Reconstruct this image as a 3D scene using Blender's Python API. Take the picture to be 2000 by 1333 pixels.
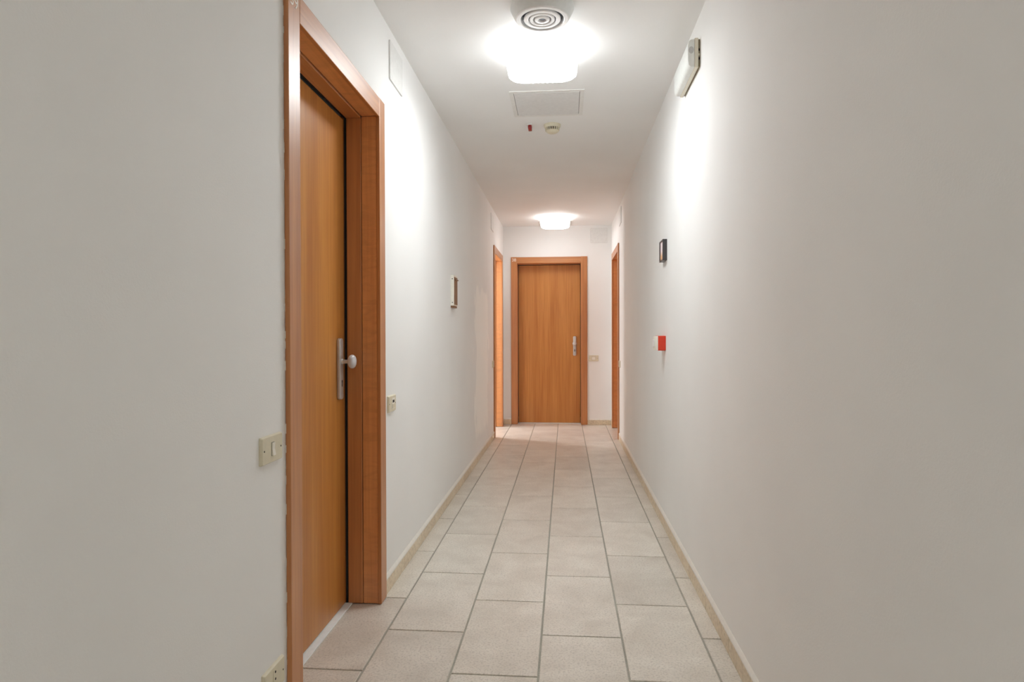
import bpy, bmesh, math, random
from mathutils import Vector, Matrix
random.seed(7)
for o in list(bpy.data.objects): bpy.data.objects.remove(o)
SC = bpy.context.scene
COL = SC.collection
PI = math.pi

# ------------------------------------------------------------------ camera
YAW, PITCH, ROLL = math.atan(104/1250), math.radians(-0.48), math.radians(0.15)
cam_d = bpy.data.cameras.new('camera')
cam_d.sensor_width = 36.0
cam_d.lens = 36.0*1250/2000
cam_d.clip_start = 0.02
cam = bpy.data.objects.new('camera', cam_d); COL.objects.link(cam)
cam.matrix_world = (Matrix.Translation((0, 0, 1.15)) @ Matrix.Rotation(YAW, 4, 'Z')
                    @ Matrix.Rotation(PI/2+PITCH, 4, 'X') @ Matrix.Rotation(-ROLL, 4, 'Z'))
SC.camera = cam

# ------------------------------------------------------------------ world, light, exposure
LAMP_STRENGTH = 49.0         # glow of the ceiling lamp glass; the end lamp and the added rear lamp are weaker
LAMP_COLOR = (0.945, 0.985, 1.0)
w = bpy.data.worlds.new('world'); SC.world = w; w.use_nodes = True
w.node_tree.nodes['Background'].inputs[0].default_value = (0.75, 0.78, 0.8, 1)
w.node_tree.nodes['Background'].inputs[1].default_value = 0.02
pl = bpy.data.lights.new('side_room_bulb', 'POINT')     # the bulb burning in the open side room
pl.energy = 76; pl.color = (0.97, 0.97, 1.0); pl.shadow_soft_size = 0.06
plo = bpy.data.objects.new('side_room_bulb', pl); COL.objects.link(plo); plo.location = (-2.09, 7.81, 1.75)
vs = SC.view_settings
SC.display_settings.display_device = 'sRGB'
vs.view_transform = 'Standard'; vs.look = 'None'; vs.gamma = 1.0; vs.use_curve_mapping = False
vs.exposure = 0.0
SC.cycles.diffuse_bounces = 10; SC.cycles.max_bounces = 14   # white paint passes light on many times

# ------------------------------------------------------------------ materials
def lin(r, g, b):
    f = lambda c: (c/255/12.92 if c/255 <= 0.04045 else ((c/255+0.055)/1.055)**2.4)
    return (f(r), f(g), f(b), 1)
def base_mat(name, col, rough=0.5, metal=0.0, spec=0.5):
    m = bpy.data.materials.new(name); m.use_nodes = True
    b = m.node_tree.nodes['Principled BSDF']
    b.inputs['Base Color'].default_value = col
    b.inputs['Roughness'].default_value = rough
    b.inputs['Metallic'].default_value = metal
    b.inputs['Specular IOR Level'].default_value = spec
    return m, m.node_tree, b
def N(nt, t, **kw):
    n = nt.nodes.new(t)
    for k, v in kw.items():
        if k in n.inputs: n.inputs[k].default_value = v
        else: setattr(n, k, v)
    return n
def mixc(nt, fac, a, b, blend='MIX'):
    n = nt.nodes.new('ShaderNodeMix'); n.data_type = 'RGBA'; n.blend_type = blend
    for i, v in ((0, fac), (6, a), (7, b)):
        if hasattr(v, 'is_output'): nt.links.new(v, n.inputs[i])
        else: n.inputs[i].default_value = v
    return n.outputs[2]
def mrange(nt, v, a, b, c=0.0, d=1.0, smooth=False):
    n = nt.nodes.new('ShaderNodeMapRange'); n.clamp = True
    if smooth: n.interpolation_type = 'SMOOTHSTEP'
    nt.links.new(v, n.inputs[0])
    for i, x in enumerate((a, b, c, d)): n.inputs[i+1].default_value = x
    return n.outputs[0]
def math_n(nt, op, a, b=None):
    n = nt.nodes.new('ShaderNodeMath'); n.operation = op
    for i, v in enumerate((a, b)):
        if v is None: continue
        if hasattr(v, 'is_output'): nt.links.new(v, n.inputs[i])
        else: n.inputs[i].default_value = v
    return n.outputs[0]
def coords(nt, scale=(1, 1, 1), kind='Object'):
    tc = nt.nodes.new('ShaderNodeTexCoord'); mp = nt.nodes.new('ShaderNodeMapping')
    mp.inputs['Scale'].default_value = scale
    nt.links.new(tc.outputs[kind], mp.inputs[0]); return mp.outputs[0]
def noise(nt, vec, scale, detail=3, rough=0.5, dist=0.0):
    n = nt.nodes.new('ShaderNodeTexNoise')
    nt.links.new(vec, n.inputs['Vector'])
    n.inputs['Scale'].default_value = scale; n.inputs['Detail'].default_value = detail
    n.inputs['Roughness'].default_value = rough; n.inputs['Distortion'].default_value = dist
    return n.outputs['Fac']
def bump(nt, b, h, strength, dist=0.002):
    n = nt.nodes.new('ShaderNodeBump'); n.inputs['Strength'].default_value = strength
    n.inputs['Distance'].default_value = dist
    nt.links.new(h, n.inputs['Height']); nt.links.new(n.outputs[0], b.inputs['Normal'])

def paint_mat(name, col, patch=False):
    m, nt, b = base_mat(name, col, 0.75, spec=0.25)
    v = coords(nt)
    big = noise(nt, v, 1.3, 2)
    dark = tuple(c*0.955 for c in col[:3])+(1,)
    c = mixc(nt, mrange(nt, big, .35, .7), col, dark)
    sc = noise(nt, v, 9, 5, .7)                                # faint scuffs
    c = mixc(nt, mrange(nt, sc, .70, .80, 0, .35), c, tuple(x*.9 for x in col[:3])+(1,))
    if patch:                                                   # the filled, unpainted plaster patch
        sx = nt.nodes.new('ShaderNodeSeparateXYZ'); nt.links.new(v, sx.inputs[0])
        vs_ = coords(nt, (1, 1, .6))
        n1 = noise(nt, vs_, 5, 4, .6)
        y = math_n(nt, 'ADD', sx.outputs[1], math_n(nt, 'MULTIPLY', math_n(nt, 'SUBTRACT', n1, .5), .9))
        n2 = noise(nt, vs_, 7.3, 3, .6)
        z = math_n(nt, 'ADD', sx.outputs[2], math_n(nt, 'MULTIPLY', math_n(nt, 'SUBTRACT', n2, .5), .5))
        fy = math_n(nt, 'MULTIPLY', mrange(nt, y, 5.62, 5.72), mrange(nt, y, 6.62, 6.55))
        fz = math_n(nt, 'MULTIPLY', mrange(nt, z, .18, .30), mrange(nt, z, 1.60, 1.54))
        f = math_n(nt, 'MULTIPLY', fy, fz)
        c = mixc(nt, f, c, (.955, .95, .925, 1))
    nt.links.new(c, b.inputs['Base Color'])
    fine = noise(nt, v, 190, 4, .6)
    bump(nt, b, fine, .22, .0015)
    return m

def wood_mat(name, light, dark, axis='z', rough=0.42, figure=0.0, coat=.8):
    """veneer with the grain running along one axis of the piece"""
    m, nt, b = base_mat(name, light, rough, spec=0.5)
    b.inputs['Coat Weight'].default_value = coat; b.inputs['Coat Roughness'].default_value = .40   # satin lacquer
    s = {'z': (60, 60, 1.6), 'x': (1.6, 60, 60), 'y': (60, 1.6, 60)}[axis]
    v = coords(nt, s)
    g = noise(nt, v, 1.0, 4, .6, .6)
    s2 = {'z': (7, 7, .35), 'x': (.35, 7, 7), 'y': (7, .35, 7)}[axis]
    v2 = coords(nt, s2)
    g2 = noise(nt, v2, 1.0, 3, .55, 1.2)
    f = math_n(nt, 'ADD', math_n(nt, 'MULTIPLY', g, .5), math_n(nt, 'MULTIPLY', g2, .5))
    c = mixc(nt, mrange(nt, f, .36, .66), light, dark)
    if figure:
        s3 = {'z': (6, 6, 22), 'x': (22, 6, 6), 'y': (6, 22, 6)}[axis]
        g3 = noise(nt, coords(nt, s3), 1.4, 4, .6, .8)
        c = mixc(nt, mrange(nt, g3, .45, .75, 0, figure), c, tuple(x*.6 for x in dark[:3])+(1,))
    nt.links.new(c, b.inputs['Base Color'])
    bump(nt, b, g, .06, .0008)
    return m

def tile_mat(name, col, dark, rough, scale, relief):
    m, nt, b = base_mat(name, col, rough, spec=0.5)
    v = coords(nt)
    oi = nt.nodes.new('ShaderNodeObjectInfo')
    off = nt.nodes.new('ShaderNodeVectorMath'); off.operation = 'ADD'
    cmb = nt.nodes.new('ShaderNodeCombineXYZ')
    nt.links.new(math_n(nt, 'MULTIPLY', oi.outputs['Random'], 37.0), cmb.inputs[0])
    nt.links.new(math_n(nt, 'MULTIPLY', oi.outputs['Random'], 11.0), cmb.inputs[1])
    nt.links.new(v, off.inputs[0]); nt.links.new(cmb.outputs[0], off.inputs[1])
    vec = off.outputs[0]
    big = noise(nt, vec, 5.0, 4, .6, .4)
    fine = noise(nt, vec, scale, 5, .65)
    c = mixc(nt, mrange(nt, big, .35, .68), col, dark)
    c = mixc(nt, mrange(nt, fine, .46, .70, 0, .75), c, tuple(x*.66 for x in dark[:3])+(1,))
    tone = mrange(nt, oi.outputs['Random'], 0, 1, .94, 1.05)
    hsv = nt.nodes.new('ShaderNodeHueSaturation'); nt.links.new(c, hsv.inputs['Color']); nt.links.new(tone, hsv.inputs['Value'])
    nt.links.new(hsv.outputs[0], b.inputs['Base Color'])
    nt.links.new(mrange(nt, fine, .3, .7, rough-.06, rough+.12), b.inputs['Roughness'])
    bump(nt, b, fine, relief, .0015)
    return m

def plain(name, col, rough=.4, metal=0., spec=.5):
    m, nt, b = base_mat(name, col, rough, metal, spec)
    v = coords(nt)
    n = noise(nt, v, 40, 3, .6)
    c = mixc(nt, mrange(nt, n, .3, .7, 0, 1), col, tuple(x*.93 for x in col[:3])+(1,))
    nt.links.new(c, b.inputs['Base Color'])
    return m

M = {}
WALLC = (.872, .872, .862, 1)
M['wall'] = paint_mat('wall_paint', WALLC)
M['wall_patch'] = paint_mat('wall_paint_with_filler', WALLC, True)
M['ceil'] = paint_mat('ceiling_paint', (.89, .888, .88, 1))
WL, WD = lin(202, 136, 78), lin(168, 102, 50)
M['wood_z'] = wood_mat('veneer_upright', WL, WD, 'z')
M['wood_x'] = wood_mat('veneer_level', WL, WD, 'x')
M['wood_fig'] = wood_mat('veneer_figured', lin(230, 162, 102), lin(204, 134, 76), 'z', .35, .4)
M['wood_fig_x'] = wood_mat('veneer_figured_level', lin(230, 162, 102), lin(204, 134, 76), 'x', .35, .4)
M['leaf'] = wood_mat('door_leaf_veneer', lin(206, 143, 70), lin(176, 109, 44), 'z', .34, coat=.3)
M['seal'] = plain('black_rubber', (.008, .006, .005, 1), .8)
M['tile'] = tile_mat('floor_tile', lin(230, 225, 215), lin(212, 205, 194), .30, 120, .45)
M['grout'] = tile_mat('grey_grout', lin(176, 174, 163), lin(160, 158, 147), .8, 200, .3)
M['skirt'] = tile_mat('skirting_tile', lin(232, 219, 194), lin(222, 204, 176), .35, 60, .08)
M['caulk'] = plain('white_caulk', lin(235, 232, 225), .6)
M['steel'] = plain('satin_nickel', (.62, .61, .60, 1), .34, .55)
M['steel_dark'] = plain('dark_metal', (.03, .028, .026, 1), .5, .6)
M['knob'] = plain('pale_knob_enamel', lin(205, 205, 208), .22)
M['alu'] = plain('pale_threshold', lin(240, 248, 250), .5)
M['cream'] = plain('cream_plastic', lin(222, 214, 190), .4)
M['cream_white'] = plain('pale_plastic', lin(238, 234, 222), .35)
M['hole'] = plain('dark_hole', (.015, .012, .01, 1), .8)
M['white'] = plain('white_plastic', lin(246, 246, 246), .4)
M['cover'] = plain('white_cover', lin(232, 232, 230), .55)
M['grey_vent'] = plain('grey_vent_shell', lin(226, 229, 228), .45)
M['vent_dark'] = plain('vent_gap_grey', lin(150, 158, 172), .6)
M['panel'] = plain('grey_hatch', lin(226, 226, 225), .6)
M['panel_frame'] = plain('hatch_frame', lin(234, 233, 230), .6)
M['red'] = plain('red_plastic', lin(222, 62, 36), .38)
M['red_dark'] = plain('dark_red_lens', lin(150, 28, 30), .3)
M['black_frame'] = plain('dark_frame', lin(62, 58, 58), .35)
M['brown'] = plain('brown_panel', lin(130, 96, 66), .5)
M['number'] = plain('white_number', lin(244, 240, 232), .5)
M['em_body'] = plain('aged_ivory_plastic', lin(232, 227, 210), .4)
M['em_back'] = plain('brown_grey_back_plate', lin(150, 138, 112), .6)  # back plate browner and darker than the housing
M['em_diff'] = plain('milky_diffuser', lin(240, 243, 240), .3)
M['em_grey'] = plain('grey_emblem', lin(196, 198, 198), .5)
def lamp_mat(strength, tint, collar):
    m, nt, b = base_mat('glowing_opal_glass', (.9, .9, .9, 1), .25)
    b.inputs['Emission Color'].default_value = tint+(1,)
    sx = nt.nodes.new('ShaderNodeSeparateXYZ'); nt.links.new(coords(nt), sx.inputs[0])
    # emission cut on the glass sides to narrow the glow on ceiling and walls
    nt.links.new(mrange(nt, sx.outputs[2], -.088, -.122, collar*strength, strength), b.inputs['Emission Strength'])
    return m
def print_mat():
    m, nt, b = base_mat('print_with_reflection', (.5, .4, .4, 1), .12)
    v = coords(nt); sx = nt.nodes.new('ShaderNodeSeparateXYZ'); nt.links.new(v, sx.inputs[0])
    n = noise(nt, v, 22, 4, .6)
    z = math_n(nt, 'ADD', sx.outputs[2], math_n(nt, 'MULTIPLY', math_n(nt, 'SUBTRACT', n, .5), .05))
    c = mixc(nt, mrange(nt, z, .03, .065), lin(236, 190, 146), lin(232, 212, 216))  # glass reflection painted into the print: amber below, pink above
    nt.links.new(c, b.inputs['Base Color']); return m
M['print'] = print_mat()

# ------------------------------------------------------------------ mesh helpers
def box(bm, x0, x1, y0, y1, z0, z1, bev=0.0, seg=1):
    vs_ = [bm.verts.new((x, y, z)) for x in (x0, x1) for y in (y0, y1) for z in (z0, z1)]
    fs = [bm.faces.new([vs_[i] for i in f]) for f in
          ((0, 1, 3, 2), (4, 6, 7, 5), (0, 4, 5, 1), (2, 3, 7, 6), (0, 2, 6, 4), (1, 5, 7, 3))]
    if bev:
        es = list({e for f in fs for e in f.edges})
        bmesh.ops.bevel(bm, geom=es, offset=bev, segments=seg, affect='EDGES', profile=.5)
    return bm
def nbox(*a, **k): return box(bmesh.new(), *a, **k)
def lathe(bm, prof, n=40, axis='z', c=(0, 0, 0)):
    rings = []
    for r, h in prof:
        ring = []
        for i in range(n):
            a = 2*PI*i/n
            p = (r*math.cos(a), r*math.sin(a), h)
            if axis == 'y': p = (p[0], p[2], p[1])
            elif axis == 'x': p = (p[2], p[0], p[1])
            ring.append(bm.verts.new(Vector(p)+Vector(c)))
        rings.append(ring)
    for a, b in zip(rings, rings[1:]):
        for i in range(n):
            j = (i+1) % n
            bm.faces.new((a[i], a[j], b[j], b[i]))
    bm.faces.new(rings[0][::-1]); bm.faces.new(rings[-1])
    bmesh.ops.recalc_face_normals(bm, faces=bm.faces)
    return bm
def prism(bm, pts, z0, z1, axis='z', bev=0.0):
    """extrude a 2-D outline; axis says which axis z0..z1 runs along"""
    def P(p, h):
        return {'z': (p[0], p[1], h), 'y': (p[0], h, p[1]), 'x': (h, p[0], p[1])}[axis]
    a = [bm.verts.new(P(p, z0)) for p in pts]; b = [bm.verts.new(P(p, z1)) for p in pts]
    fs = [bm.faces.new(a), bm.faces.new(b)]
    n = len(pts)
    for i in range(n): fs.append(bm.faces.new((a[i], a[(i+1) % n], b[(i+1) % n], b[i])))
    bmesh.ops.recalc_face_normals(bm, faces=fs)
    if bev:
        bmesh.ops.bevel(bm, geom=list({e for f in fs[:2] for e in f.edges}), offset=bev, segments=2, affect='EDGES', profile=.5)
    return bm
def rrect(w_, h_, r, n=5, cx=0, cz=0):
    pts = []
    for qx, qz, a0 in ((1, 1, 0), (-1, 1, 90), (-1, -1, 180), (1, -1, 270)):
        for i in range(n+1):
            a = math.radians(a0+90*i/n)
            pts.append((cx+qx*(w_/2-r)+r*math.cos(a), cz+qz*(h_/2-r)+r*math.sin(a)))
    return pts
def obj(name, bm, mat, parent=None, smooth=False, loc=None):
    bmesh.ops.recalc_face_normals(bm, faces=bm.faces)
    me = bpy.data.meshes.new(name); bm.to_mesh(me); bm.free()
    if mat: me.materials.append(M[mat] if isinstance(mat, str) else mat)
    if smooth:
        for p in me.polygons: p.use_smooth = True
        me.set_sharp_from_angle(angle=math.radians(38))
    o = bpy.data.objects.new(name, me); COL.objects.link(o)
    if parent: o.parent = parent
    if loc: o.location = loc
    return o
def tag(o, label, cat=None, group=None, kind=None):
    o['label'] = label
    if cat: o['category'] = cat
    if group: o['group'] = group
    if kind: o['kind'] = kind
    return o
def thing(name, label, cat, loc, rotz=0.0, group=None, kind=None):
    o = bpy.data.objects.new(name, None); COL.objects.link(o)
    o.location = loc; o.rotation_euler = (0, 0, rotz); o.empty_display_size = .05
    return tag(o, label, cat, group, kind)
def structure(name, bm, mat, label, cat):
    return tag(obj(name, bm, mat), label, cat, kind='structure')

# ------------------------------------------------------------------ the corridor shell
XL, XR, ZC, YE, YB = -0.800, 0.592, 2.56, 8.26, -3.2
TH = 0.165                                  # wall thickness
HW, HH = 0.435, 2.105                       # rough door openings: half width, height
D1, D2, D3, D4X = 2.261, 7.60, 7.58, -0.2075  # centres of the four doors

fl = structure('floor', nbox(-3.1, 1.1, YB-.1, 9.1, -.06, -.0045), 'grout', 'grey grouted floor of beige tiles along the corridor', 'floor')
ce = structure('ceiling', nbox(-3.1, 1.1, YB-.1, 9.1, ZC, ZC+.08), 'ceil', 'white painted corridor ceiling', 'ceiling')
def wall_y(name, X0, X1, ya, yb, doors, mat, label):
    bm = bmesh.new(); y = ya
    for d in doors:
        box(bm, X0, X1, y, d-HW, 0, ZC); box(bm, X0, X1, d-HW, d+HW, HH, ZC); y = d+HW
    box(bm, X0, X1, y, yb, 0, ZC)
    return structure(name, bm, mat, label, 'wall')
wl = wall_y('wall_left', XL-TH, XL, YB, YE, (D1, D2), 'wall_patch', 'white painted wall with two doors and a pale filler patch')
wr = wall_y('wall_right', XR, XR+TH, YB, YE, (D3,), 'wall', 'long white wall with the red call point')
bm = bmesh.new()
box(bm, XL-TH, D4X-HW, YE, YE+TH, 0, ZC); box(bm, D4X-HW, D4X+HW, YE, YE+TH, HH, ZC); box(bm, D4X+HW, XR+TH, YE, YE+TH, 0, ZC)
structure('wall_back', bm, 'wall', 'white wall closing the end of the corridor', 'wall')
structure('wall_front', nbox(XL-TH, XR+TH, YB-.1, YB, 0, ZC), 'wall', 'white wall behind the photographer', 'wall')
# the lit side room behind the open door
structure('wall_side_room_near', nbox(-3.05, XL-TH, 6.45, 6.55, 0, ZC), 'wall', 'near wall of the lit side room', 'wall')
structure('wall_side_room_far', nbox(-3.05, XL-TH, 8.9, 9.0, 0, ZC), 'wall', 'far wall of the lit side room', 'wall')
structure('wall_side_room_outer', nbox(-3.05, -2.95, 6.55, 8.9, 0, ZC), 'wall', 'outer wall of the lit side room', 'wall')
structure('wall_side_room_inner', nbox(XL-TH, XL-TH+.1, YE+TH, 8.9, 0, ZC), 'wall', 'short inner wall of the lit side room', 'wall')

# floor tiles: half-bond columns, every tile a piece of the floor
PX, PY, GR = 0.3035, 0.609, 0.0075
xj = [-0.695, -0.3925, -0.093, 0.2125, 0.515]
tile_cache = {}
def tile(x0, x1, y0, y1):
    x0 += GR/2; x1 -= GR/2; y0 += GR/2; y1 -= GR/2
    if x1-x0 < .01 or y1-y0 < .01: return
    w_, d_ = round(x1-x0, 4), round(y1-y0, 4)
    if (w_, d_) not in tile_cache:
        bm = bmesh.new(); z = .0
        t, s = .0022, .0035
        lo = [bm.verts.new((sx*w_/2, sy*d_/2, -.0045)) for sx, sy in ((-1, -1), (1, -1), (1, 1), (-1, 1))]
        mi = [bm.verts.new((sx*w_/2, sy*d_/2, -.0012)) for sx, sy in ((-1, -1), (1, -1), (1, 1), (-1, 1))]
        up = [bm.verts.new((sx*(w_/2-t), sy*(d_/2-t), z)) for sx, sy in ((-1, -1), (1, -1), (1, 1), (-1, 1))]
        for a, b in ((lo, mi), (mi, up)):
            for i in range(4): bm.faces.new((a[i], a[(i+1) % 4], b[(i+1) % 4], b[i]))
        bm.faces.new(up)
        me = bpy.data.meshes.new('tile'); bm.to_mesh(me); bm.free(); me.materials.append(M['tile'])
        tile_cache[(w_, d_)] = me
    o = bpy.data.objects.new('tile', tile_cache[(w_, d_)]); COL.objects.link(o)
    o.parent = fl; o.location = ((x0+x1)/2, (y0+y1)/2, random.uniform(-.0004, 0))
def column(x0, x1, ph, ya, yb):
    k = math.floor((ya-ph)/PY)
    while ph+k*PY < yb:
        a, b = max(ya, ph+k*PY), min(yb, ph+(k+1)*PY)
        tile(x0, x1, a, b); k += 1
YT = YE+TH+.02
PA, PB = 2.451, 2.451-PY/2
for i in range(4): column(xj[i], xj[i+1], PA if i % 2 == 0 else PB, -1.0, YT)
column(xj[0]-PX, xj[0], PB-.006, -1.0, YT)
column(xj[4], .60, PA+.018, -1.0, 7.13); column(xj[4], .83, PA+.018, 7.13, YT)
for k in range(1, 8): column(max(-2.95, xj[0]-(k+1)*PX), xj[0]-k*PX, PA if k % 2 else PB, 6.55, 8.9)

# baseboards: skirting tiles with a caulked top edge
def baseboard(name, label, spans, face, axis, wallc):
    """spans along the wall; face/wallc are the front and wall coordinates"""
    root = thing(name, label, 'baseboard', (0, 0, 0), kind='structure')
    a, b = min(face, wallc), max(face, wallc)
    for s0, s1, ph in spans:
        k = math.floor((s0-ph)/.373)
        while ph+k*.373 < s1:
            p0, p1 = max(s0, ph+k*.373)+.001, min(s1, ph+(k+1)*.373)-.001
            k += 1
            if p1-p0 < .008: continue
            bm = nbox(a, b, p0, p1, 0, .064, bev=.0015) if axis == 'y' else nbox(p0, p1, a, b, 0, .064, bev=.0015)
            obj('skirting_tile', bm, 'skirt', root)
        prof = [(wallc, .0642), (face, .0642), (face, .069), (face+(wallc-face)*.2, .0735), (wallc+(face-wallc)*.15, .0825), (wallc, .084)]
        bm = bmesh.new()
        if axis == 'y': prism(bm, prof, s0, s1, 'y')
        else: prism(bm, prof, s0, s1, 'x')
        obj('caulk_bead', bm, 'caulk', root)
    return root
OW = .489                                   # half width over the door casings
baseboard('baseboard_left', 'beige skirting tiles along the wall with the filler patch', [(YB, D1-OW, 0), (D1+OW, D2-OW, .1), (D2+OW, YE, 0)], XL+.0095, 'y', XL)
baseboard('baseboard_right', 'beige skirting tiles along the wall with the red call point', [(YB, D3-OW, 2.35), (D3+OW, YE, .1)], XR-.0095, 'y', XR)
baseboard('baseboard_back', 'beige skirting tiles beside the door at the corridor end', [(XL+.01, D4X-OW, 0), (D4X+OW, XR-.01, .28)], YE-.0095, 'x', YE)

# paint smears left by the wall painter along the near door casing
bm = bmesh.new()
zz = 0.05
while zz < 2.15:
    hgt = random.uniform(.004, .03); wd = random.uniform(.0006, .0028)
    box(bm, XL, XL+wd, D1-OW-.0009, D1-OW+.0002, zz, zz+hgt)
    zz += hgt+random.uniform(.003, .07)
obj('paint_smear', bm, 'caulk', wl)

# ------------------------------------------------------------------ doors
# local frame: x across, y into the wall, z up; origin at the foot of the opening on the wall face
def text_mesh(s, size):
    cu = bpy.data.curves.new('number', 'FONT'); cu.body = s; cu.size = size; cu.extrude = .0004
    cu.align_x = 'LEFT'; cu.align_y = 'BOTTOM_BASELINE'
    o = bpy.data.objects.new('tmp', cu); COL.objects.link(o)
    dg = bpy.context.evaluated_depsgraph_get(); dg.update()
    me = bpy.data.meshes.new_from_object(o.evaluated_get(dg))
    bpy.data.objects.remove(o); return me
def door(name, label, loc, rotz, number=None, angle=0.0, handle=True, hinge=-1):
    root = thing(name, label, 'door', loc, rotz, kind='structure')
    W2, TOP, CW, CT = .409, 2.082, .080, .0155
    for s in (-1, 1):
        x0, x1 = sorted((s*W2, s*(W2+CW)))
        obj('casing', nbox(x0, x1, -CT, -.0005, .003, TOP+CW+.002, bev=.002, seg=2), 'wood_z', root)
        # outer lining and inner jamb on each side
        a, b = sorted((s*(W2+.003), s*HW*.998))
        obj('lining', nbox(a, b, .0, .064, .004, TOP+.004, bev=.0008), 'wood_fig', root)
        a, b = sorted((s*(W2-.001), s*HW*.998))
        obj('jamb', nbox(a, b, .066, .130, .004, TOP, bev=.003, seg=2), 'wood_z', root)
        a, b = sorted((s*(W2-.0015), s*(W2+.012)))
        obj('seal', nbox(a, b, .1305, .1395, .006, TOP), 'seal', root)
        a, b = sorted((s*(W2+.002), s*HW*.998))
        obj('rebate', nbox(a, b, .1400, TH, .004, TOP+.01, bev=.001), 'wood_z', root)
    obj('head_casing', nbox(-W2+.0007, W2-.0007, -CT, -.0005, TOP, TOP+CW, bev=.002, seg=2), 'wood_x', root)
    obj('head_lining', nbox(-W2-.002, W2+.002, .0, .064, TOP+.0045, HH-.001, bev=.0008), 'wood_fig_x', root)
    obj('head_jamb', nbox(-W2+.0015, W2-.0015, .066, .130, TOP-.004, HH-.001, bev=.003, seg=2), 'wood_x', root)
    obj('head_seal', nbox(-W2+.002, W2-.002, .1305, .1395, TOP-.004, TOP+.008), 'seal', root)
    obj('threshold', nbox(-W2+.001, W2-.001, .112, .150, .0004, .0055, bev=.001), 'alu', root)
    # leaf: its own origin at the hinge edge so that it can stand open
    lw = 2*W2-.012
    hx = hinge*lw/2
    leaf = obj('door_leaf', nbox(min(0, -hinge*lw), max(0, -hinge*lw), 0, .042, .008, TOP-.010, bev=.0012), 'leaf', root)
    leaf.location = (hx, .1405, 0); leaf.rotation_euler = (0, 0, angle)
    cx = -hinge*(lw/2+.330)                  # spindle, measured from the hinge edge
    for side in ((-1, 1) if angle else (-1,)):
        yb = 0.0 if side < 0 else .042
        bm = bmesh.new()
        pts = rrect(.042, .255, .014, 6, cx, 1.0135)
        prism(bm, pts, yb, yb+side*.016, 'y', bev=.005)
        obj('lock_plate', bm, 'steel', leaf, True)
        bm = bmesh.new()
        prof = [(.012, 0), (.012, .003), (.0085, .006), (.0075, .022), (.010, .028), (.0155, .030)]
        lathe(bm, [(r, yb+side*(.0155+h)) for r, h in prof], 24, 'y', (cx, 0, 1.044))
        obj('knob_stem', bm, 'steel', leaf, True)
        bm = bmesh.new()
        prof = [(.004, .0285), (.0175, .0295), (.0255, .0345), (.0290, .0415), (.0280, .0490), (.0225, .0550), (.0130, .0585), (.003, .0595)]
        lathe(bm, [(r, yb+side*(.0155+h)) for r, h in prof], 32, 'y', (cx, 0, 1.044))
        obj('knob', bm, 'knob' if handle == 'pale' else 'steel', leaf, True)
        bm = bmesh.new()
        pts = [(cx+.0055*math.cos(t), .962+.0055*math.sin(t)) for t in [math.radians(-50+280*i/10) for i in range(11)]]+[(cx-.0035, .940), (cx+.0035, .940)]
        prism(bm, pts, yb+side*.0158, yb+side*.0166, 'y')
        obj('keyhole', bm, 'hole', leaf)
    if number:
        me = text_mesh(number, .056); me.materials.append(M['number'])
        o = bpy.data.objects.new('door_number', me); COL.objects.link(o); o.parent = root
        o.rotation_euler = (PI/2, 0, 0); o.location = (-.478, -CT-.0004, 2.108)
        o['label'] = 'white digits %s on the casing corner' % number
    return root
door('door_1', 'closed veneered door with a pale round knob, deep in a wooden frame', (XL, D1, 0), PI/2, '39', handle='pale')
door('door_2', 'open doorway spilling light, near the filler patch', (XL, D2, 0), PI/2, None, -math.radians(88), hinge=1)
door('door_3', 'closed door set in the wall with the red call point', (XR, D3, 0), -PI/2, None)
door('door_4', 'closed veneered door facing along the corridor from its end wall', (D4X, YE, 0), 0, '38')

# ------------------------------------------------------------------ wall fittings
LEFT, RIGHT, END = PI/2, -PI/2, 0.0
def plate_body(root, w_=.122, h_=.075, t=.0095, mat='cream'):
    bm = bmesh.new()
    a = rrect(w_, h_, .003, 2); b = rrect(w_-.006, h_-.006, .003, 2)
    va = [bm.verts.new((x, 0, z)) for x, z in a]; vm = [bm.verts.new((x, -t*.45, z)) for x, z in a]
    vb = [bm.verts.new((x, -t, z)) for x, z in b]
    n = len(a)
    for p, q in ((va, vm), (vm, vb)):
        for i in range(n): bm.faces.new((p[i], p[(i+1) % n], q[(i+1) % n], q[i]))
    bm.faces.new(va); bm.faces.new(vb)
    obj('plate', bm, mat, root)
    for s in (-1, 1):
        bm = bmesh.new(); lathe(bm, [(.0026, -t-.0003), (.0026, -t+.0005)], 12, 'y', (s*.049, 0, 0))
        obj('screw', bm, 'hole', root)
def rocker(root, w_, h_, t=.0095, cx=0, mat='cream_white', tilt=.0025):
    obj('surround', nbox(cx-w_/2-.0012, cx+w_/2+.0012, -t-.0002, -t+.0006, -h_/2-.0012, h_/2+.0012), 'hole', root)
    bm = bmesh.new()
    prism(bm, [(-t+.001, -h_/2), (-t-.0055, -h_/2), (-t-.0025, 0), (-t-.0025-tilt*.3, h_/2), (-t+.001, h_/2)], cx-w_/2, cx+w_/2, 'x')
    obj('rocker', bm, mat, root)
def switch(label, loc, rot, kind='narrow', w_=.122):
    r = thing('light_switch', label, 'switch', loc, rot)
    plate_body(r, w_)
    if kind == 'narrow': rocker(r, .015, .034)
    elif kind == 'wide': rocker(r, .044, .040)
    else:
        obj('insert', nbox(-.014, .034, -.0115, -.0094, -.024, .024, bev=.0006), 'cream_white', r)
        obj('slot', nbox(-.004, .024, -.0118, -.0112, .004, .016), 'hole', r)
        obj('button', nbox(-.008, .028, -.0135, -.0114, -.020, -.003, bev=.0006), 'cream', r)
    return r
switch('cream switch plate with narrow rocker beside the knob door, above the socket', (XL, 1.673, .845), LEFT)
r = thing('wall_socket', 'cream three-hole power socket low on the wall below the narrow switch', 'socket', (XL, 1.679, .215), LEFT)
plate_body(r)
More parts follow.
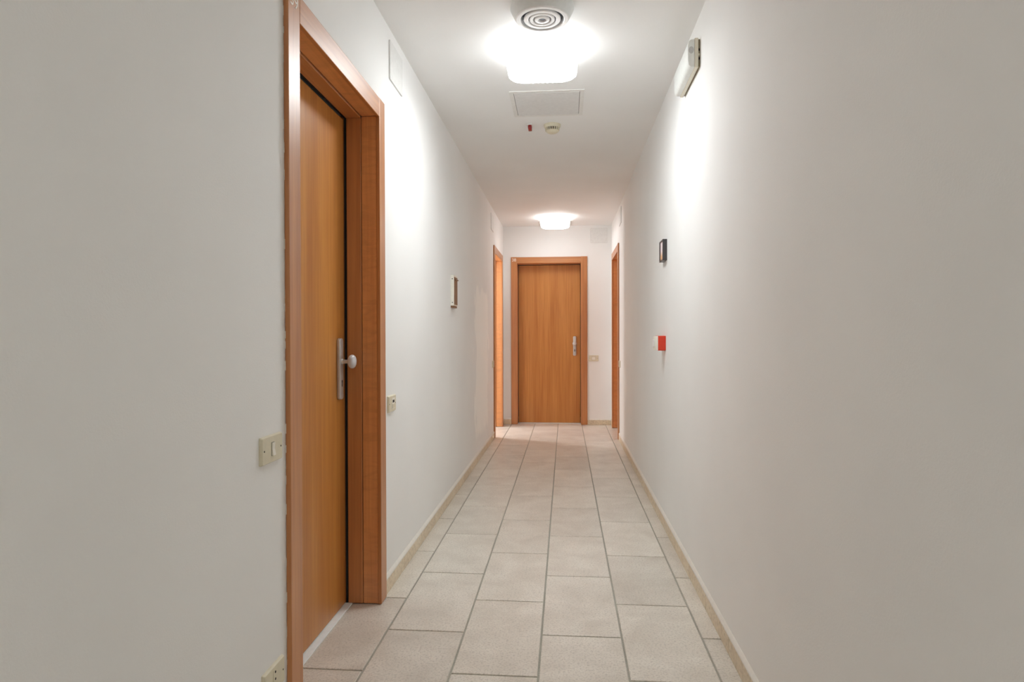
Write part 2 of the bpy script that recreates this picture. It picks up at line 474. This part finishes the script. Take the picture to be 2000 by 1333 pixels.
obj('insert', nbox(-.012, .012, -.0105, -.0094, -.027, .027, bev=.0004), 'cream', r)
for dz in (-.019, 0, .019):
    bm = bmesh.new(); lathe(bm, [(.0034, -.0109), (.0034, -.0100)], 14, 'y', (0, 0, dz)); obj('socket_hole', bm, 'hole', r)
switch('cream switch plate with a dark slot, mounted right of the knob door', (XL, 2.880, .840), LEFT, 'slot')
switch('cream switch plate between the filler patch and the open doorway', (XL, 7.035, .835), LEFT, 'narrow')
switch('cream switch plate beside the closed door across from the open doorway', (XR, 7.02, .838), RIGHT, 'narrow')
switch('cream switch plate with wide white rocker on the end wall beside door 38', (.362, YE, .857), END, 'wide')

def cover(label, loc, rot, w_=.225, h_=.180):
    r = thing('junction_cover', label, 'cover plate', loc, rot)
    bm = bmesh.new()
    prism(bm, rrect(w_, h_, .006, 4), 0, -.007, 'y', bev=.0022)
    obj('lid', bm, 'cover', r)
    for sx in (-1, 1):
        for sz in (-1, 1):
            b2 = bmesh.new(); lathe(b2, [(.0045, -.0069), (.0045, -.0078), (.0035, -.0083)], 14, 'y', (sx*(w_/2-.014), 0, sz*(h_/2-.014)))
            obj('screw_cap', b2, 'white', r)
    return r
cover('white junction box cover high on the wall above the slotted switch', (XL, 2.987, 2.415), LEFT)
cover('white junction box cover high on the wall before the open doorway', (XL, 7.00, 2.393), LEFT)
cover('white junction box cover high on the wall with the red call point', (XR, 6.94, 2.425), RIGHT)
cover('white junction box cover on the end wall above the wide switch', (.430, YE, 2.428), END, .214, .188)

# shallow cream box with a brown front on the left wall
r = thing('wall_box', 'shallow cream box with brown front on the wall before the filler patch', 'wall box', (XL, 4.505, 1.47), LEFT)
obj('box_shell', nbox(-.068, .068, -.024, 0, -.108, .108, bev=.0015), 'cream_white', r)
obj('front_panel', nbox(-.063, .063, -.0265, -.0238, -.100, .094, bev=.0008), 'brown', r)
obj('base_strip', nbox(-.066, .066, -.022, 0, -.122, -.1082, bev=.001), 'brown', r)
obj('ledge', nbox(-.060, .066, -.034, -.0262, .074, .081, bev=.0008), 'brown', r)
for z in (-.086, .080):
    bm = bmesh.new(); lathe(bm, [(.0035, -.0686), (.0035, -.0678)], 12, 'x', (0, -.012, z)); obj('screw', bm, 'steel_dark', r)

# little framed picture on the right wall
r = thing('picture_frame', 'small dark framed picture hung above the red call point', 'picture', (XR, 3.858, 1.588), RIGHT)
W_, H_ = .132, .123
bm = bmesh.new()
box(bm, -W_/2, -W_/2+.010, -.026, 0, 0, H_, .0012); box(bm, W_/2-.010, W_/2, -.026, 0, 0, H_, .0012)
box(bm, -W_/2+.010, W_/2-.010, -.026, 0, 0, .009, .0012); box(bm, -W_/2+.010, W_/2-.010, -.026, 0, H_-.009, H_, .0012)
obj('frame', bm, 'black_frame', r)
obj('print', nbox(-W_/2+.0098, W_/2-.0098, -.0215, -.018, .0088, H_-.0088), 'print', r)

# red manual call point
r = thing('fire_call_point', 'red fire call point with pale bulging front on the wall', 'fire alarm', (XR, 3.898, 1.103), RIGHT)
bm = bmesh.new()
prism(bm, rrect(.116, .088, .006, 4), 0, -.046, 'y', bev=.003)
obj('housing', bm, 'red', r)
bm = bmesh.new()
n = 14
pts = [(-.057, -.0455)]+[(-.057+.114*i/n, -.049-.016*math.sin(PI*i/n)) for i in range(n+1)]+[(.057, -.0455)]
prism(bm, pts, -.042, .042, 'z', bev=.001)
obj('front_cover', bm, 'cream_white', r, True)
obj('glass_window', nbox(-.026, .026, -.0660, -.062, -.022, .022, bev=.001), 'white', r)
obj('base', nbox(-.046, .046, -.003, 0, -.048, -.0435), 'cream_white', r)

# emergency light on the right wall
r = thing('emergency_light', 'ivory emergency light box with milky cover high on the wall', 'emergency light', (XR, 3.053, 2.325), RIGHT)
L_, H_ = .362, .130
obj('back_plate', nbox(-L_/2+.006, L_/2-.006, -.008, 0, .005, H_-.005, bev=.001), 'em_back', r)
obj('housing', nbox(-L_/2, L_/2, -.024, -.0075, 0, H_, bev=.003, seg=2), 'em_body', r)
bm = bmesh.new()
prism(bm, [(-.0235, .003), (-.040, .005), (-.050, .014), (-.053, .034), (-.053, H_-.030), (-.049, H_-.012), (-.040, H_-.005), (-.0235, H_-.003)], -L_/2+.004, L_/2-.004, 'x', bev=.003)
obj('diffuser', bm, 'em_diff', r, True)
bm = bmesh.new()
lathe(bm, [(.011, .0), (.011, .0012), (.009, .0018)], 20, 'x', (0, 0, 0))
for v in bm.verts: v.co.z *= 1.4
e_ = obj('indicator', bm, 'em_grey', r, True, (L_/2-.0041, -.038, .078))
for k, z in enumerate((.035, .052, .074)):
    obj('connector', nbox(L_/2-.008, L_/2-.003, -.0078, -.001, z, z+.010, bev=.0006), 'hole' if k != 1 else 'em_body', r)

# ------------------------------------------------------------------ ceiling fittings
def ceiling_lamp(label, x, y, power=1.0, tint=LAMP_COLOR, collar=.09):
    r = thing('ceiling_lamp', label, 'ceiling lamp', (x, y, ZC), 0, 'square opal ceiling lamps')
    obj('base_plate', nbox(-.119, .119, -.119, .119, -.018, 0, bev=.003), 'white', r)
    bm = bmesh.new()
    prof = [(.112, -.0170, .03), (.135, -.0200, .035), (.157, -.034, .042), (.170, -.056, .050), (.1745, -.078, .055), (.170, -.097, .058), (.158, -.110, .058), (.140, -.118, .056), (.110, -.121, .05), (.06, -.122, .03), (.015, -.122, .008)]
    rings = []
    for hw, z, rad in prof:
        ring = []
        for px, py in rrect(2*hw, 2*hw, rad, 8):
            ring.append((px, py, z))
        # long sides get extra points so that the pressed ribs can show
        full = []
        for i, p in enumerate(ring):
            q = ring[(i+1) % len(ring)]
            full.append(p)
            if (Vector(q)-Vector(p)).length > hw*.5 and (i % 9) == 8:
                for k in range(1, 25): full.append(tuple(Vector(p).lerp(Vector(q), k/25)))
        rings.append(full)
    n = min(len(a) for a in rings)
    vr = []
    for ring, (hw, z, rad) in zip(rings, prof):
        vv = []
        for p in ring:
            dz = 0.0022*math.cos(p[0]*2*PI/.024)*(1 if abs(p[0]) < .10 else 0) if z < -.105 else 0
            vv.append(bm.verts.new((p[0], p[1], p[2]-dz)))
        vr.append(vv)
    for a, b in zip(vr, vr[1:]):
        for i in range(n): bm.faces.new((a[i], a[(i+1) % n], b[(i+1) % n], b[i]))
    bm.faces.new(vr[-1]); bm.faces.new(vr[0])
    obj('glass_diffuser', bm, lamp_mat(LAMP_STRENGTH*power, tint, collar), r, True)
    return r
ceiling_lamp('glowing square opal lamp between the round vent and the ceiling hatch', -.112, 3.14)
ceiling_lamp('glowing square opal lamp at the corridor end, near the door marked 38', -.118, 7.65, .30, (.95, .985, 1.0), .30)
ceiling_lamp('added square opal fill lamp, out of view behind the photographer', -.108, -1.00, .59, (1.0, .985, .94))  # added out of view to fill the near walls with light

# round exhaust vent
r = thing('ceiling_vent', 'round grey exhaust vent with white concentric rings on the ceiling', 'vent', (-.096, 2.760, ZC))
bm = bmesh.new(); lathe(bm, [(.136, 0), (.1365, -.010), (.133, -.018), (.118, -.046), (.114, -.050), (.106, -.050), (.102, -.044), (.100, -.012)], 64)
obj('shell', bm, 'grey_vent', r, True)
bm = bmesh.new(); lathe(bm, [(.101, -.0105), (.101, -.0125)], 48)
obj('duct_back', bm, 'vent_dark', r)
def ring_part(name, prof, mat):
    bm = bmesh.new(); n = 56
    rs = [[bm.verts.new((a*math.cos(2*PI*i/n), a*math.sin(2*PI*i/n), h)) for i in range(n)] for a, h in prof]
    for k in range(len(rs)):
        a, b = rs[k], rs[(k+1) % len(rs)]
        for i in range(n): bm.faces.new((a[i], a[(i+1) % n], b[(i+1) % n], b[i]))
    return obj(name, bm, mat, r, True)
for ro, ri in ((.1135, .0930), (.0790, .0600), (.0540, .0400)):
    ring_part('ring', [(ro, -.048), (ro, -.054), (ro-.003, -.0565), (ri+.003, -.0565), (ri, -.054), (ri, -.034), (ri+.003, -.034), (ri+.006, -.050)], 'white')
bm = bmesh.new(); lathe(bm, [(.026, -.036), (.0320, -.051), (.0310, -.0555), (.0280, -.0570), (.018, -.0570), (.0165, -.0490)], 40)
obj('hub', bm, 'white', r, True)
bm = bmesh.new(); lathe(bm, [(.0145, -.0485), (.0145, -.0505), (.010, -.0515)], 24)
obj('hub_cap', bm, 'vent_dark', r, True)
for k in range(3):
    a = math.radians(40+120*k)
    bm = nbox(.020, .103, -.003, .003, -.040, -.034)
    bmesh.ops.rotate(bm, verts=bm.verts, cent=(0, 0, 0), matrix=Matrix.Rotation(a, 3, 'Z'))
    obj('spoke', bm, 'white', r)

# access hatches
def hatch(label, x, y, w_, d_):
    r = thing('access_hatch', label, 'hatch', (x, y, ZC), 0)
    t = .024; bm = bmesh.new()
    box(bm, -w_/2, w_/2, -d_/2, -d_/2+t, -.004, 0); box(bm, -w_/2, w_/2, d_/2-t, d_/2, -.004, 0)
    box(bm, -w_/2, -w_/2+t, -d_/2+t, d_/2-t, -.004, 0); box(bm, w_/2-t, w_/2, -d_/2+t, d_/2-t, -.004, 0)
    obj('frame', bm, 'panel_frame', r)
    obj('gap', nbox(-w_/2+t, w_/2-t, -d_/2+t, d_/2-t, -.001, 0), 'steel_dark', r)
    g = t+.0025
    obj('door_panel', nbox(-w_/2+g, w_/2-g, -d_/2+g, d_/2-g, -.005, -.0008, bev=.0006), 'panel', r)
    bm = bmesh.new(); lathe(bm, [(.007, -.0048), (.007, -.0060), (.005, -.0066)], 18, 'z', (-w_/2+.06, d_/2-.05, 0)); obj('latch', bm, 'white', r)
hatch('square grey access hatch in the ceiling before the smoke detector', -.105, 3.905, .434, .424)
hatch('square grey access hatch in the ceiling close to the end wall', -.115, 8.06, .434, .360)

# smoke detector and its remote indicator
r = thing('smoke_detector', 'round cream smoke detector with a slotted ring on the ceiling', 'smoke detector', (-.084, 4.30, ZC))
bm = bmesh.new(); lathe(bm, [(.056, 0), (.056, -.008), (.053, -.016), (.049, -.022), (.030, -.0225)], 44); obj('base', bm, 'cream', r, True)
bm = bmesh.new(); lathe(bm, [(.043, -.022), (.041, -.040)], 36); obj('sensor_core', bm, 'hole', r)
for k in range(20):
    a = 2*PI*k/20
    bm = nbox(.036, .0470, -.0030, .0030, -.0410, -.0215)
    bmesh.ops.rotate(bm, verts=bm.verts, cent=(0, 0, 0), matrix=Matrix.Rotation(a, 3, 'Z'))
    obj('fin', bm, 'cream', r)
bm = bmesh.new(); lathe(bm, [(.043, -.0395), (.0425, -.043), (.037, -.050), (.026, -.0555), (.010, -.0575)], 44); obj('cap', bm, 'cream', r, True)
r = thing('alarm_indicator', 'small red alarm indicator lamp on the ceiling beside the smoke detector', 'indicator', (-.232, 4.29, ZC))
bm = bmesh.new(); prism(bm, rrect(.040, .080, .012, 5), 0, -.008, 'z', bev=.002); obj('base', bm, 'cover', r, True)
bm = bmesh.new(); prism(bm, rrect(.024, .060, .007, 4), -.0078, -.034, 'z', bev=.004); obj('lens', bm, 'red_dark', r, True)
